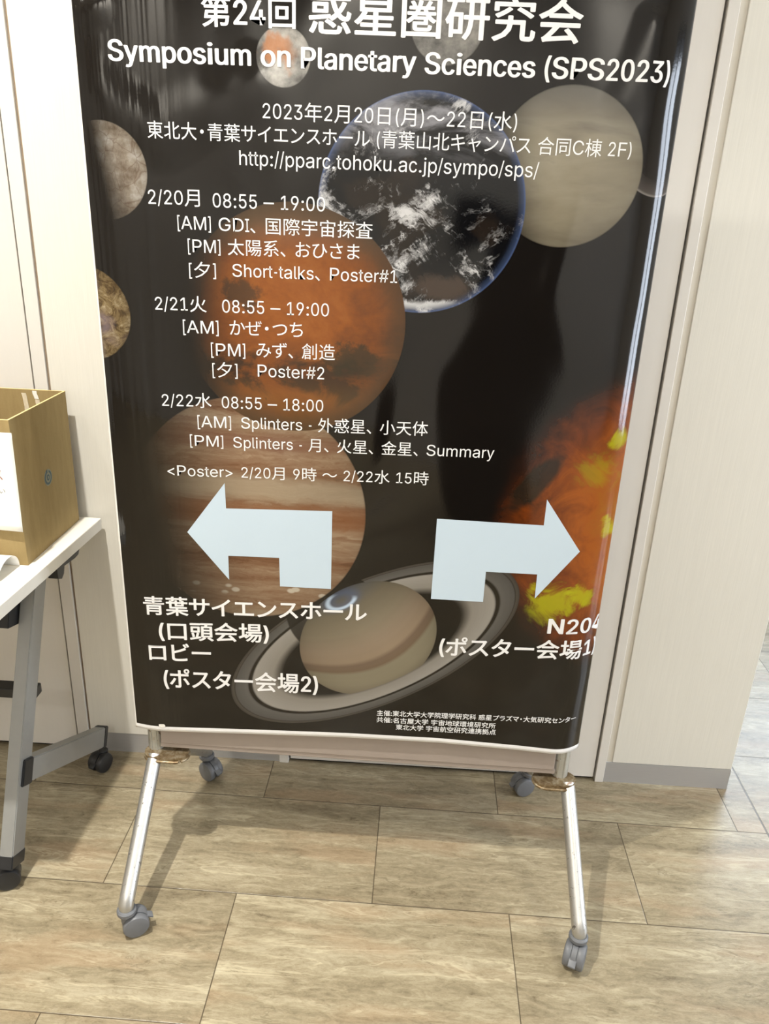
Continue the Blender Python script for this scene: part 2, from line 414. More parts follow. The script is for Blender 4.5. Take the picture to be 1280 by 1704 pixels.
M_red = mat_plain('brown_red_pen', (150, 84, 76), 0.8)
M_pen = mat_plain('dark_pen', (92, 84, 82), 0.8)
g = Sh('window_glass'); g.b.inputs['Transmission Weight'].default_value = 1; g.b.inputs['Roughness'].default_value = 0.0; g.b.inputs['IOR'].default_value = 1.45; M_glass = g.m

# ------------------------------------------------------------------ mesh helpers
def obj(name, bm, mats, parent=None, smooth=None, loc=None):
    me = bpy.data.meshes.new(name)
    bmesh.ops.recalc_face_normals(bm, faces=bm.faces[:])
    bm.to_mesh(me); bm.free()
    for m in (mats if isinstance(mats, (list, tuple)) else [mats]): me.materials.append(m)
    if smooth is not None:
        for p in me.polygons: p.use_smooth = True
        try: me.set_sharp_from_angle(angle=math.radians(smooth))
        except Exception: pass
    o = bpy.data.objects.new(name, me); C.objects.link(o)
    if parent: o.parent = parent
    if loc: o.location = loc
    return o
def thing(name, label, cat, loc=(0, 0, 0), group=None):
    o = bpy.data.objects.new(name, None); C.objects.link(o); o.location = loc
    o.empty_display_size = 0.05
    o['label'] = label; o['category'] = cat
    if group: o['group'] = group
    return o
def tag(o, label, cat, group=None):
    o['label'] = label; o['category'] = cat
    if group: o['group'] = group
    return o
def struct(o, label=None, cat=None):
    o['kind'] = 'structure'
    if label: o['label'] = label
    if cat: o['category'] = cat
    return o
def box(bm, x0, x1, y0, y1, z0, z1, bev=0.0, f=None, seg=2):
    vs = [bm.verts.new((x, y, z)) for x in (x0, x1) for y in (y0, y1) for z in (z0, z1)]
    idx = [(0, 1, 3, 2), (4, 6, 7, 5), (0, 4, 5, 1), (2, 3, 7, 6), (0, 2, 6, 4), (1, 5, 7, 3)]
    fs = [bm.faces.new([vs[i] for i in q]) for q in idx]
    if bev > 0:
        es = list({e for q in fs for e in q.edges})
        rb = bmesh.ops.bevel(bm, geom=es, offset=bev, segments=seg, affect='EDGES', profile=0.5)
        vs = list({v for v in rb['verts']} | {v for v in vs if v.is_valid})
    if f:
        for v in vs:
            if v.is_valid: v.co = Vector(f(v.co))
    return vs
def prism(bm, pts, z0, z1, ax='z'):
    """extrude a closed 2-D outline"""
    def P(p, h): return {'z': (p[0], p[1], h), 'y': (p[0], h, p[1]), 'x': (h, p[0], p[1])}[ax]
    a = [bm.verts.new(P(p, z0)) for p in pts]; b = [bm.verts.new(P(p, z1)) for p in pts]
    n = len(pts)
    for i in range(n): bm.faces.new((a[i], a[(i+1) % n], b[(i+1) % n], b[i]))
    for t in tessellate_polygon([[Vector((p[0], p[1], 0)) for p in pts]]):
        bm.faces.new([a[i] for i in t]); bm.faces.new([b[i] for i in reversed(t)])
def tube(bm, path, rad, n=20, cap=True):
    """round tube along points"""
    pts = [Vector(p) for p in path]; rings = []
    for i, p in enumerate(pts):
        t = (pts[min(i+1, len(pts)-1)]-pts[max(i-1, 0)]).normalized()
        ref = Vector((1, 0, 0)) if abs(t.x) < 0.9 else Vector((0, 1, 0))
        a = t.cross(ref).normalized(); b = t.cross(a)
        rr = rad[i] if isinstance(rad, (list, tuple)) else rad
        rings.append([bm.verts.new(p+(a*math.cos(2*math.pi*k/n)+b*math.sin(2*math.pi*k/n))*rr) for k in range(n)])
    for q in range(len(rings)-1):
        for k in range(n):
            bm.faces.new((rings[q][k], rings[q][(k+1) % n], rings[q+1][(k+1) % n], rings[q+1][k]))
    if cap: bm.faces.new(rings[0]); bm.faces.new(rings[-1])
def lathe(bm, prof, mat, n=28):
    """revolve (r, h) around the local Z of mat"""
    rings = []
    for (rr, h) in prof:
        rings.append([bm.verts.new(mat @ Vector((rr*math.cos(2*math.pi*k/n), rr*math.sin(2*math.pi*k/n), h))) for k in range(n)])
    for q in range(len(rings)-1):
        for k in range(n): bm.faces.new((rings[q][k], rings[q][(k+1) % n], rings[q+1][(k+1) % n], rings[q+1][k]))
    bm.faces.new(rings[0]); bm.faces.new(rings[-1])
def stadium(cx, cy, hx, hy, n=10):
    """rounded outline, half sizes hx, hy, fully rounded on the short sides"""
    r_ = min(hx, hy); pts = []
    for (sx, sy, a0) in ((1, 1, 0), (-1, 1, 90), (-1, -1, 180), (1, -1, 270)):
        ox, oy = cx+sx*(hx-r_), cy+sy*(hy-r_)
        for k in range(n+1):
            a = math.radians(a0+90*k/n); pts.append((ox+r_*math.cos(a), oy+r_*math.sin(a)))
    out = []
    for p in pts:
        if not out or (Vector(p)-Vector(out[-1])).length > 1e-6: out.append(p)
    if (Vector(out[0])-Vector(out[-1])).length < 1e-6: out.pop()
    return out

# ------------------------------------------------------------------ the hall
def wy(x): return 0.4475+0.0125*(x-0.6)            # the wall runs very slightly askew
def wbox(bm, x0, x1, d0, d1, z0, z1, bev=0.0):
    """box on the wall, d = distance in front of the wall face"""
    return box(bm, x0, x1, -d1, -d0, z0, z1, bev, lambda c: (c.x, wy(c.x)+c.y, c.z))
bm = bmesh.new(); box(bm, -3.0, 4.0, -3.2, 3.0, -0.06, 0.0); struct(obj('floor', bm, M_floor))
bm = bmesh.new(); box(bm, -3.0, 4.0, -3.2, 3.0, CEIL, CEIL+0.06); struct(obj('ceiling', bm, M_ceil))
# wall with its two wood-grain piers, door openings left free
DL0, DL1, DR0, DR1 = -1.095, -0.224, 0.290, 1.172
bm = bmesh.new()
wbox(bm, -3.0, DL0, -0.10, 0, 0, CEIL)
wbox(bm, DL1, DR0, -0.10, 0, 0.062, CEIL); wbox(bm, DL1, DR0, -0.10, -0.003, 0, 0.062)
wbox(bm, 1.187, 1.503, -0.10, 0, 0.064, CEIL, 0.0015); wbox(bm, 1.172, 1.500, -0.10, -0.003, 0, 0.064)
wbox(bm, DL0, DL1, -0.10, 0, 2.15, CEIL); wbox(bm, DR0, DR1+0.016, -0.10, 0, 2.15, CEIL)
struct(obj('wall_back', bm, M_wall), 'cream wood-grained wall behind the poster stand', 'wall')
bm = bmesh.new(); box(bm, 1.40, 1.50, wy(1.5)+0.1, 3.0, 0, CEIL); struct(obj('wall_return', bm, M_wall))
bm = bmesh.new(); wbox(bm, 1.1695, 1.1872, -0.06, -0.0035, 0.064, CEIL); struct(obj('trim_1', bm, M_strip))
def frame(name, x0, x1):
    bm = bmesh.new(); wbox(bm, x0, x1, -0.09, 0.004, 0, 2.15, 0.0012); struct(obj(name, bm, M_door))
frame('trim_2', -0.2595, -0.2292); frame('trim_3', 0.2915, 0.3165); frame('trim_4', 1.1475, 1.1700); frame('trim_5', -1.124, -1.094)
bm = bmesh.new(); wbox(bm, -0.2292, -0.2242, -0.05, -0.004, 0, CEIL); struct(obj('trim_6', bm, mat_plain('brown_groove', (150, 132, 112), 0.6)))
bm = bmesh.new()
for (a, b) in ((-1.13, -0.226), (0.291, 1.170)): wbox(bm, a, b, -0.12, -0.093, 0, 2.15)
for (a, b) in ((-0.2642, -0.2592), (0.3160, 0.3212), (1.1422, 1.1480), (-1.0945, -1.09)): wbox(bm, a, b, -0.093, -0.022, 0, 2.15)
for (a, b) in ((-1.09, -0.2642), (0.3212, 1.1422)): wbox(bm, a, b, -0.093, -0.012, 0, 0.0115)
struct(obj('gap_shade', bm, M_dark))  # black filler in the door gaps, their shade put into the colour
for nm, a, b in (('door_1', -1.090, -0.2642), ('door_2', 0.3212, 1.1422)):
    bm = bmesh.new(); wbox(bm, a, b, -0.045, 0.0, 0.012, 2.14, 0.0015)
    struct(obj(nm, bm, M_door), 'plain white door leaf ' + ('behind the folding table' if nm == 'door_1' else 'behind the poster stand'), 'door')
for nm, a, b, h in (('baseboard_left', -0.2235, 0.2905, 0.0615), ('baseboard_right', 1.1710, 1.5025, 0.0635)):
    bm = bmesh.new(); wbox(bm, a, b, -0.0035, -0.0015 if nm == 'baseboard_left' else 0.0005, 0, h)
    struct(obj(nm, bm, M_base), 'brushed steel skirting strip', 'baseboard')
# far sides of the hall and an added dark stand-in (seen only as reflections)
bm = bmesh.new(); box(bm, -3.1, -3.0, -3.2, 0.5, 0, CEIL); struct(obj('wall_left', bm, M_door))
bm = bmesh.new()
box(bm, -3.0, 4.0, -3.3, -3.2, 0, CEIL)
struct(obj('wall_front', bm, M_hall))
bm = bmesh.new(); box(bm, 0.70, 1.14, -2.10, -1.75, 0, 1.45, 0.03); struct(obj('silhouette_standin', bm, M_darkstandin))  # unseen dark block, added so the poster reflects a standing person's silhouette
def window_wall(name, wname, along, c, a0, a1, w0, w1, z0, z1):
    def bx(bm, u0, u1, v0, v1, h0, h1):
        if along == 'x': box(bm, u0, u1, c+v0, c+v1, h0, h1)
        else: box(bm, c+v0, c+v1, u0, u1, h0, h1)
    bm = bmesh.new()
    bx(bm, a0, w0, 0, 0.1, 0, CEIL); bx(bm, w1, a1, 0, 0.1, 0, CEIL); bx(bm, w0, w1, 0, 0.1, 0, z0); bx(bm, w0, w1, 0, 0.1, z1, CEIL)
    struct(obj(name, bm, M_hall))
    bm = bmesh.new()
    for u_ in (w0, (w0+w1)/2-0.025, w1-0.05): bx(bm, u_, u_+0.05, 0.02, 0.08, z0, z1)
    bx(bm, w0, w1, 0.02, 0.08, z0, z0+0.05); bx(bm, w0, w1, 0.02, 0.08, z1-0.05, z1)
    fr = struct(obj(wname, bm, M_tleg))
    bm = bmesh.new(); bx(bm, w0, w1, 0.045, 0.055, z0, z1); p_ = obj('window_pane', bm, M_glass, fr)
window_wall('wall_far', 'window_1', 'x', 3.0, 1.4, 4.0, 2.1, 3.9, 1.1, 2.4)
window_wall('wall_right', 'window_2', 'y', 4.0, -3.2, 3.0, -1.0, 0.12, 0.15, 2.3)

# ------------------------------------------------------------------ casters
def caster(parent, loc, yaw, R, housing, wheelmat, neck):
    """twin-wheel furniture caster; loc on the floor under the wheels, wheels roll along yaw"""
    rot = Matrix.Translation(Vector(loc)) @ Matrix.Rotation(yaw, 4, 'Z')
    bm = bmesh.new()
    ax = rot @ Matrix.Translation((0, 0, R)) @ Matrix.Rotation(math.radians(90), 4, 'X')
    lathe(bm, [(R*0.55, -R*0.16), (R*0.55, R*0.16)], ax, 20)
    # hood between and over the wheels
    pts = [(R*1.02*math.cos(t), R*1.02*math.sin(t)) for t in [math.radians(-10+10*k) for k in range(17)]]+[(-R*0.6, 0), (R*0.5, -R*0.1)]
    n0 = len(bm.verts); bm.verts.ensure_lookup_table()
    b2 = bmesh.new(); prism(b2, pts, -R*0.20, R*0.20, 'y')
    me = bpy.data.meshes.new('t'); b2.transform(rot @ Matrix.Translation((0, 0, R))); b2.to_mesh(me); b2.free(); bm.from_mesh(me); bpy.data.meshes.remove(me)
    # swivel socket
    so = rot @ Matrix.Translation((-R*0.55, 0, R*1.25))
    lathe(bm, [(R*0.42, -R*0.5), (R*0.46, R*0.2), (R*0.46, R*0.75), (R*0.36, R*0.85)], so, 20)
    c = obj('caster', bm, housing, parent, 40)
    for sgn in (-1, 1):
        bm = bmesh.new()
        w0, w1 = R*0.22, R*0.80
        prof = [(R*0.5, w0), (R*0.96, w0), (R, w0+R*0.06), (R, w1-R*0.16), (R*0.93, w1-R*0.05), (R*0.75, w1), (R*0.2, w1+R*0.03)]
        m = rot @ Matrix.Translation((0, 0, R)) @ Matrix.Rotation(math.radians(90*sgn), 4, 'X')
        lathe(bm, prof, m, 32); obj('wheel', bm, wheelmat, c, 35)
    bm = bmesh.new()
    a = rot @ Vector((R*0.75, 0, R*1.45)); b = rot @ Vector((R*1.35, 0, R*1.1))
    bv = box(bm, R*0.45, R*1.35, -R*0.28, R*0.28, R*1.5, R*1.66, 0.001, lambda q: tuple(rot @ Vector((q.x, q.y, q.z-(q.x-R*0.45)*0.55))))
    obj('brake_tab', bm, housing, c, 40)
    return c

# ------------------------------------------------------------------ poster stand
PY = 0.115                                          # front face of the board
st = thing('poster_stand', 'wheeled display stand of grey board, metal posts and splayed tube legs holding the black poster', 'display stand', (0.53, 0.14, 0))
off = Matrix.Translation((-0.53, -0.14, 0))
def sobj(name, bm, mat, parent=st, smooth=None):
    bm.transform(off); return obj(name, bm, mat, parent, smooth)
for cx in (0.068, 0.974):
    bm = bmesh.new(); prism(bm, stadium(cx, 0.1480, 0.0180, 0.0205, 12), 0.268, 1.86)
    for dx_ in (-0.006, 0.006):                      # extrusion ribs
        box(bm, cx+dx_-0.0010, cx+dx_+0.0010, 0.1270, 0.131, 0.268, 1.85)
    sobj('post', bm, M_post, smooth=30)
bm = bmesh.new(); box(bm, 0.085, 0.957, 0.124, 0.164, 0.292, 1.86, 0.002); sobj('board', bm, M_panel)
bm = bmesh.new(); box(bm, 0.083, 0.960, 0.126, 0.161, 0.280, 0.2925, 0.002); sobj('bottom_rail', bm, M_panel)
for (a, b) in ((0.047, 0.146), (0.914, 1.008)):
    bm = bmesh.new(); prism(bm, stadium((a+b)/2, 0.128, (b-a)/2, 0.026, 10), 0.259, 0.269)
    es = [e for e in bm.edges if abs(e.verts[0].co.z-e.verts[1].co.z) < 1e-6 and len(e.link_faces) == 2 and abs(e.link_faces[0].normal.dot(e.link_faces[1].normal)) < 0.5]
    sobj('bracket', bm, M_brkt, smooth=40)
    bm = bmesh.new(); tube(bm, [(x, y, 0.2595) for x, y in stadium((a+b)/2, 0.128, (b-a)/2-0.001, 0.027, 8)]+[(stadium((a+b)/2, 0.128, (b-a)/2-0.001, 0.027, 8)[0][0], stadium((a+b)/2, 0.128, (b-a)/2-0.001, 0.027, 8)[0][1], 0.2595)], 0.0035, 8)
    sobj('weld_bead', bm, M_brkt, smooth=60)
FL, FR, BL, BR = (0.077, -0.118, 0.078), (1.002, -0.097, 0.078), (0.112, 0.372, 0.078), (0.958, 0.395, 0.078)
tops = ((0.071, 0.120, 0.262), (0.990, 0.122, 0.262), (0.124, 0.150, 0.262), (0.932, 0.150, 0.262))
for ft, tp in zip((FL, FR, BL, BR), tops):
    bm = bmesh.new(); F_, T_ = Vector(ft), Vector(tp)
    tube(bm, [T_, F_+(T_-F_)*0.5, F_+(T_-F_)*0.06, F_, F_+Vector((0, 0, -0.012))], [0.0155, 0.0155, 0.0155, 0.0158, 0.014], 24)
    sobj('leg', bm, M_tube, smooth=50)
    bm = bmesh.new(); lathe(bm, [(0.0165, 0.0), (0.0195, 0.003), (0.0195, 0.010), (0.0165, 0.013)], Matrix.Translation((ft[0], ft[1], 0.055)), 24)
    sobj('leg_socket', bm, M_grey, smooth=40)
def cst(ft, yaw, R=0.0265):
    # swivel axis under the leg, wheels trail along yaw
    p = (ft[0]-0.53+math.cos(yaw)*R*0.55, ft[1]-0.14+math.sin(yaw)*R*0.55, 0)
    caster(st, p, yaw, R, M_grey, M_grey, 0)
cst(FL, math.radians(28)); cst(FR, math.radians(248)); cst(BL, math.radians(-35)); cst(BR, math.radians(200))

# ------------------------------------------------------------------ poster sheet (wrapped round the right post)
def profile():
    ds = 0.001; pts = {}
    def theta(s_):
        if s_ < 0.10: return -(0.10-s_)*4.2
        if s_ < 0.938: return 0.0
        if s_ < 1.010: return (s_-0.938)/0.092
        return min(1.62, 0.783+(s_-1.010)/0.016)
    x, y, s_ = 0.10, PY-0.0012, 0.10; tab = [(s_, x, y, 0.0)]
    while s_ < 1.075:
        t = theta(s_+ds/2); x += ds*math.cos(t); y += ds*math.sin(t); s_ += ds; tab.append((s_, x, y, theta(s_)))
    x, y, s_ = 0.10, PY-0.0012, 0.10; left = []
    while s_ > 0.029:
        t = theta(s_-ds/2); x -= ds*math.cos(t); y -= ds*math.sin(t); s_ -= ds; left.append((s_, x, y, theta(s_)))
    return left[::-1]+tab
PROF = profile()
def surf(s_, z, off_=0.0):
    k = (s_-PROF[0][0])/0.001; i = max(0, min(len(PROF)-2, int(k))); f = k-i
    a, b = PROF[i], PROF[i+1]
    x = a[1]+(b[1]-a[1])*f; y = a[2]+(b[2]-a[2])*f; t = a[3]+(b[3]-a[3])*f
    return (x+off_*math.sin(t), y-off_*math.cos(t), z)
def zb(s_):
    K = [(0.0, 0.331), (0.10, 0.333), (0.29, 0.3415), (0.5, 0.3495), (0.70, 0.3525), (0.87, 0.3475), (0.97, 0.3425), (1.2, 0.338)]
    for (a, za), (b, zc) in zip(K, K[1:]):
        if a <= s_ <= b:
            t = (s_-a)/(b-a); t = t*t*(3-2*t) if False else t
            return za+(zc-za)*t
    return K[-1][1]
poster = thing('poster', 'large glossy black symposium poster with planets, white lettering and two arrows, wrapped over the stand', 'poster', (0.53, 0.115, 0.34))
poff = Vector((-0.53, -0.115, -0.34))
def poster_sheet():
    S = [0.030, 0.033, 0.036]+[0.04+0.01*k for k in range(86)]+[0.90+0.005*k for k in range(15)]+[0.975+0.0025*k for k in range(37)]
    S = sorted(set(round(v, 5) for v in S if v <= 1.068)); TOP = 1.80
    T = [0.0, 0.006, 0.012, 0.02, 0.03]+[0.05+0.02*k for k in range(71)]
    bm = bmesh.new(); uvl = bm.loops.layers.uv.new('print'); fl = bm.verts.layers.float.new('margin')
    grid = []
    for s_ in S:
        b = zb(s_); row = []
        for t in T:
            z = b+t if t <= 0.05 else b+0.05+(TOP-b-0.05)*((t-0.05)/(T[-1]-0.05))
            v = bm.verts.new(Vector(surf(s_, z))+poff); v[fl] = z-b; row.append((v, (s_, z)))
        grid.append(row)
    for i in range(len(S)-1):
        for j in range(len(T)-1):
            q = [grid[i][j], grid[i+1][j], grid[i+1][j+1], grid[i][j+1]]
            f = bm.faces.new([v for v, _ in q])
            for lp, (_, uv) in zip(f.loops, q): lp[uvl].uv = uv
    o = obj('sheet', bm, M_print, poster, 60)
    m = o.modifiers.new('thickness', 'SOLIDIFY'); m.thickness = 0.0004; m.offset = 0
    return o
sheet = poster_sheet()
# a small tear in the white margin
bm = bmesh.new()
pts = []
for k in range(14):
    a = 2*math.pi*k/14; rr = 0.0065*(0.7+0.5*random.random()); pts.append((0.096+rr*math.cos(a)*1.2, 0.348+rr*math.sin(a)*0.8))
va = [bm.verts.new(Vector(surf(p[0], p[1], 0.0012))+poff) for p in pts]
bm.faces.new(va); obj('torn_spot', bm, M_paper, poster)

# ------------------------------------------------------------------ lettering
ADV = {' ': 278, '(': 333, ')': 333, '-': 333, '.': 278, '/': 278, ':': 278, '<': 584, '>': 584, '[': 278, ']': 278, '#': 556, '–': 556,
       'A': 667, 'C': 722, 'D': 722, 'F': 611, 'G': 778, 'I': 278, 'M': 833, 'N': 722, 'P': 667, 'S': 667, 'a': 556, 'c': 500, 'e': 556, 'h': 556,
       'i': 222, 'j': 222, 'k': 500, 'l': 222, 'm': 833, 'n': 556, 'o': 556, 'p': 556, 'r': 333, 's': 500, 't': 278, 'u': 556, 'y': 500, '・': 560}
ADVB = dict(ADV, y=556, m=889, n=611, o=611, p=611, i=278, u=611, l=278, c=556, s=556, t=333, r=389)
_dg = None
_cache = {}
try:                                                # the plain sans face that ships inside Blender
    FONT = bpy.data.fonts.load(bpy.utils.system_resource('DATAFILES', path='fonts')+'/Inter.woff2')
except Exception:
    FONT = None
def raw_text(txt, off_, font=None):
    cu = bpy.data.curves.new('t', 'FONT'); cu.body = txt; cu.size = 1.0; cu.offset = off_; cu.resolution_u = 3
    if font: cu.font = font
    o = bpy.data.objects.new('t', cu); C.objects.link(o)
    dg = bpy.context.evaluated_depsgraph_get(); me = bpy.data.meshes.new_from_object(o.evaluated_get(dg))
    vs = [(v.co.x, v.co.y) for v in me.vertices]; fs = [tuple(p.vertices) for p in me.polygons]
    bpy.data.meshes.remove(me); bpy.data.objects.remove(o); bpy.data.curves.remove(cu)
    return vs, fs
def right(txt, font): return max(p[0] for p in raw_text(txt, 0, font)[0])
BAR_L, BAR_C = right('|', FONT), right('|', None)
CAPH = max(p[1] for p in raw_text('H', 0, FONT)[0])
KAN = raw_text('\u56fd', 0)[0]
EM = right('\u56fd|', None)-BAR_C                     # full-width advance of the CJK face
KLOW = min(p[1] for p in KAN)/EM
def embolden(vs, fs, ex, ey):
    """heavier strokes: copies of the outline shifted round a small ellipse, each a hair in front of the last"""
    V = []; Fc = []
    for i in range(9):
        a_ = math.radians(45*i); k = 0.0 if i == 8 else 1.0
        n = len(V); V += [(p[0]+ex*k*math.cos(a_), p[1]+ey*k*math.sin(a_), i*0.00004) for p in vs]; Fc += [tuple(j+n for j in f) for f in fs]
    return V, Fc
def glyph(ch, bold):
    """outline scaled so that capitals stand 0.716 and a full-width character is 1 wide"""
    k = (ch, bold)
    if k not in _cache:
        cjk = ord(ch) > 0x2e00 or ch == '\u30fb'
        if cjk:
            vs, fs = raw_text(ch, 0)
            vs = [(p[0]/EM, p[1]/EM-KLOW-0.085, 0.0) for p in vs]
            if bold:
                e = 0.011 if bold == 2 else 0.019
                vs, fs = embolden(vs, fs, e, e*0.8)
            _cache[k] = (vs, fs, 1.0)
        else:
            vs, fs = raw_text(ch, 0.0, FONT)
            adv = right(ch+'|', FONT)-BAR_L; q = 0.716/CAPH
            vs = [(p[0]*q, p[1]*q, 0.0) for p in vs]
            if bold: vs, fs = embolden(vs, fs, 0.030, 0.012)
            _cache[k] = (vs, fs, adv*q)
    return _cache[k]
def layout(txt, bold):
    x = 0; V = []; Fc = []
    for ch in txt:
        cjk = ord(ch) > 0x2e00
        adv = (ADVB if bold else ADV).get(ch, 556)/1000
        if cjk: adv = 0.95 if 0x3040 <= ord(ch) < 0x3100 else 1.0
        if ch == '\u30fb': adv = 0.56
        if ch == '\u3001': adv = 0.80
        if ch != ' ':
            vs, fs, ga = glyph(ch, bold)
            kx = 1.0 if cjk else adv/ga
            sh = -0.22 if ch == '\u30fb' else (-0.025 if cjk and adv < 1 else 0)
            b = len(V)
            V += [(x+p[0]*kx+sh, p[1], p[2]) for p in vs]; Fc += [tuple(i+b for i in f) for f in fs]
        x += adv
    return V, Fc
def line(txt, x0, z0, x1, z1, h, mode, bold, mat=M_ink):
    V, Fc = layout(txt, bold)
    a, b = min(p[0] for p in V), max(p[0] for p in V); lo, hi = min(p[1] for p in V), max(p[1] for p in V)
    sx = (x1-x0)/(b-a)
    if mode == 'c': base, sy = 0.0, h/0.716
    else: base, sy = lo, h/(hi-lo)
    bm = bmesh.new(); vv = []
    for p in V:
        f = (p[0]-a)/(b-a)
        vv.append(bm.verts.new(Vector(surf(x0+(p[0]-a)*sx, z0+(z1-z0)*f+(p[1]-base)*sy, 0.0006+p[2]))+poff))
    for f in Fc:
        try: bm.faces.new([vv[i] for i in f])
        except ValueError: pass
    return obj('lettering', bm, mat, poster)
LINES = [
('第24回', 0.243, 1.677, 0.391, 1.678, 0.043, 'i', 1), ('惑星圏研究会', 0.411, 1.672, 0.832, 1.671, 0.060, 'i', 1),
('Symposium', 0.09, 1.626, 0.32, 1.626, 0.029, 'c', 1), ('on', 0.335, 1.626, 0.383, 1.626, 0.029, 'c', 1), ('Planetary', 0.399, 1.625, 0.581, 1.625, 0.029, 'c', 1),
('Sciences', 0.594, 1.624, 0.767, 1.624, 0.029, 'c', 1), ('(SPS2023)', 0.781, 1.624, 0.977, 1.624, 0.029, 'c', 1),
('2023年2月20日(月)〜22日(水)', 0.337, 1.552, 0.746, 1.550, 0.0215, 'c', 0),
('東北大・青葉サイエンスホール (青葉山北キャンパス 合同C棟 2F)', 0.146, 1.518, 0.932, 1.517, 0.0205, 'c', 0),
('http://pparc.tohoku.ac.jp/sympo/sps/', 0.297, 1.481, 0.788, 1.481, 0.022, 'c', 0),
('2/20月', 0.14, 1.415, 0.228, 1.416, 0.022, 'c', 0), ('08:55 – 19:00', 0.25, 1.414, 0.44, 1.415, 0.022, 'c', 0),
('[AM] GDI、国際宇宙探査', 0.188, 1.377, 0.521, 1.377, 0.021, 'c', 0), ('[PM] 太陽系、おひさま', 0.204, 1.340, 0.5, 1.342, 0.021, 'c', 0),
('[夕]', 0.204, 1.300, 0.251, 1.301, 0.021, 'c', 0), ('Short-talks、Poster#1', 0.28, 1.303, 0.566, 1.305, 0.021, 'c', 0),
('2/21火', 0.14, 1.240, 0.232, 1.242, 0.022, 'c', 0), ('08:55 – 19:00', 0.26, 1.241, 0.449, 1.243, 0.022, 'c', 0),
('[AM]', 0.188, 1.202, 0.252, 1.203, 0.022, 'c', 0), ('かぜ・つち', 0.272, 1.204, 0.403, 1.206, 0.022, 'c', 0),
('[PM]', 0.237, 1.164, 0.299, 1.165, 0.022, 'c', 0), ('みず、創造', 0.319, 1.167, 0.461, 1.169, 0.022, 'c', 0),
('[夕]', 0.238, 1.127, 0.284, 1.128, 0.022, 'c', 0), ('Poster#2', 0.321, 1.130, 0.442, 1.131, 0.022, 'c', 0),
('2/22水', 0.141, 1.066, 0.234, 1.069, 0.022, 'c', 0), ('08:55 – 18:00', 0.253, 1.068, 0.441, 1.071, 0.022, 'c', 0),
('[AM]', 0.206, 1.029, 0.269, 1.030, 0.022, 'c', 0), ('Splinters - 外惑星、小天体', 0.288, 1.031, 0.635, 1.038, 0.0215, 'c', 0),
('[PM]', 0.190, 0.992, 0.253, 0.993, 0.021, 'c', 0), ('Splinters - 月、火星、金星、Summary', 0.272, 0.993, 0.76, 1.0, 0.021, 'c', 0),
('<Poster>', 0.143, 0.930, 0.269, 0.933, 0.021, 'c', 0), ('2/20月 9時 〜 2/22水 15時', 0.286, 0.934, 0.642, 0.942, 0.021, 'c', 0),
('青葉サイエンスホール', 0.074, 0.622, 0.535, 0.638, 0.044, 'i', 1), ('(口頭会場)', 0.103, 0.562, 0.334, 0.572, 0.047, 'i', 1),
('ロビー', 0.078, 0.513, 0.211, 0.519, 0.043, 'i', 1), ('(ポスター会場2)', 0.106, 0.444, 0.437, 0.454, 0.052, 'i', 1),
('N204', 0.900, 0.638, 1.021, 0.642, 0.033, 'c', 1), ('(ポスター会場1)', 0.686, 0.567, 1.017, 0.580, 0.048, 'i', 1),
('主催:東北大学大学院理学研究科 惑星プラズマ・大気研究センター', 0.564, 0.412, 0.989, 0.424, 0.0145, 'i', 2),
('共催:名古屋大学 宇宙地球環境研究所', 0.564, 0.395, 0.818, 0.399, 0.0145, 'i', 2),
('東北大学 宇宙航空研究連携拠点', 0.606, 0.379, 0.82, 0.383, 0.0145, 'i', 2)]
for L in LINES: line(*L)
ARL = [(0.175, 0.814), (0.253, 0.921), (0.254, 0.869), (0.461, 0.876), (0.461, 0.708), (0.358, 0.707), (0.357, 0.770), (0.255, 0.768), (0.255, 0.715)]
ARR = [(0.942, 0.822), (0.867, 0.925), (0.867, 0.872), (0.663, 0.873), (0.662, 0.700), (0.766, 0.700), (0.766, 0.767), (0.866, 0.768), (0.867, 0.715)]
for A in (ARL, ARR):
    bm = bmesh.new()
    va = [bm.verts.new((p[0], p[1], 0)) for p in A]
    for t in tessellate_polygon([[Vector((p[0], p[1], 0)) for p in A]]): bm.faces.new([va[i] for i in t])
    bmesh.ops.subdivide_edges(bm, edges=bm.edges[:], cuts=15, use_grid_fill=True)
    for v in bm.verts: v.co = Vector(surf(v.co.x, v.co.y, 0.0008))+poff
    obj('arrow', bm, M_arrow, poster)

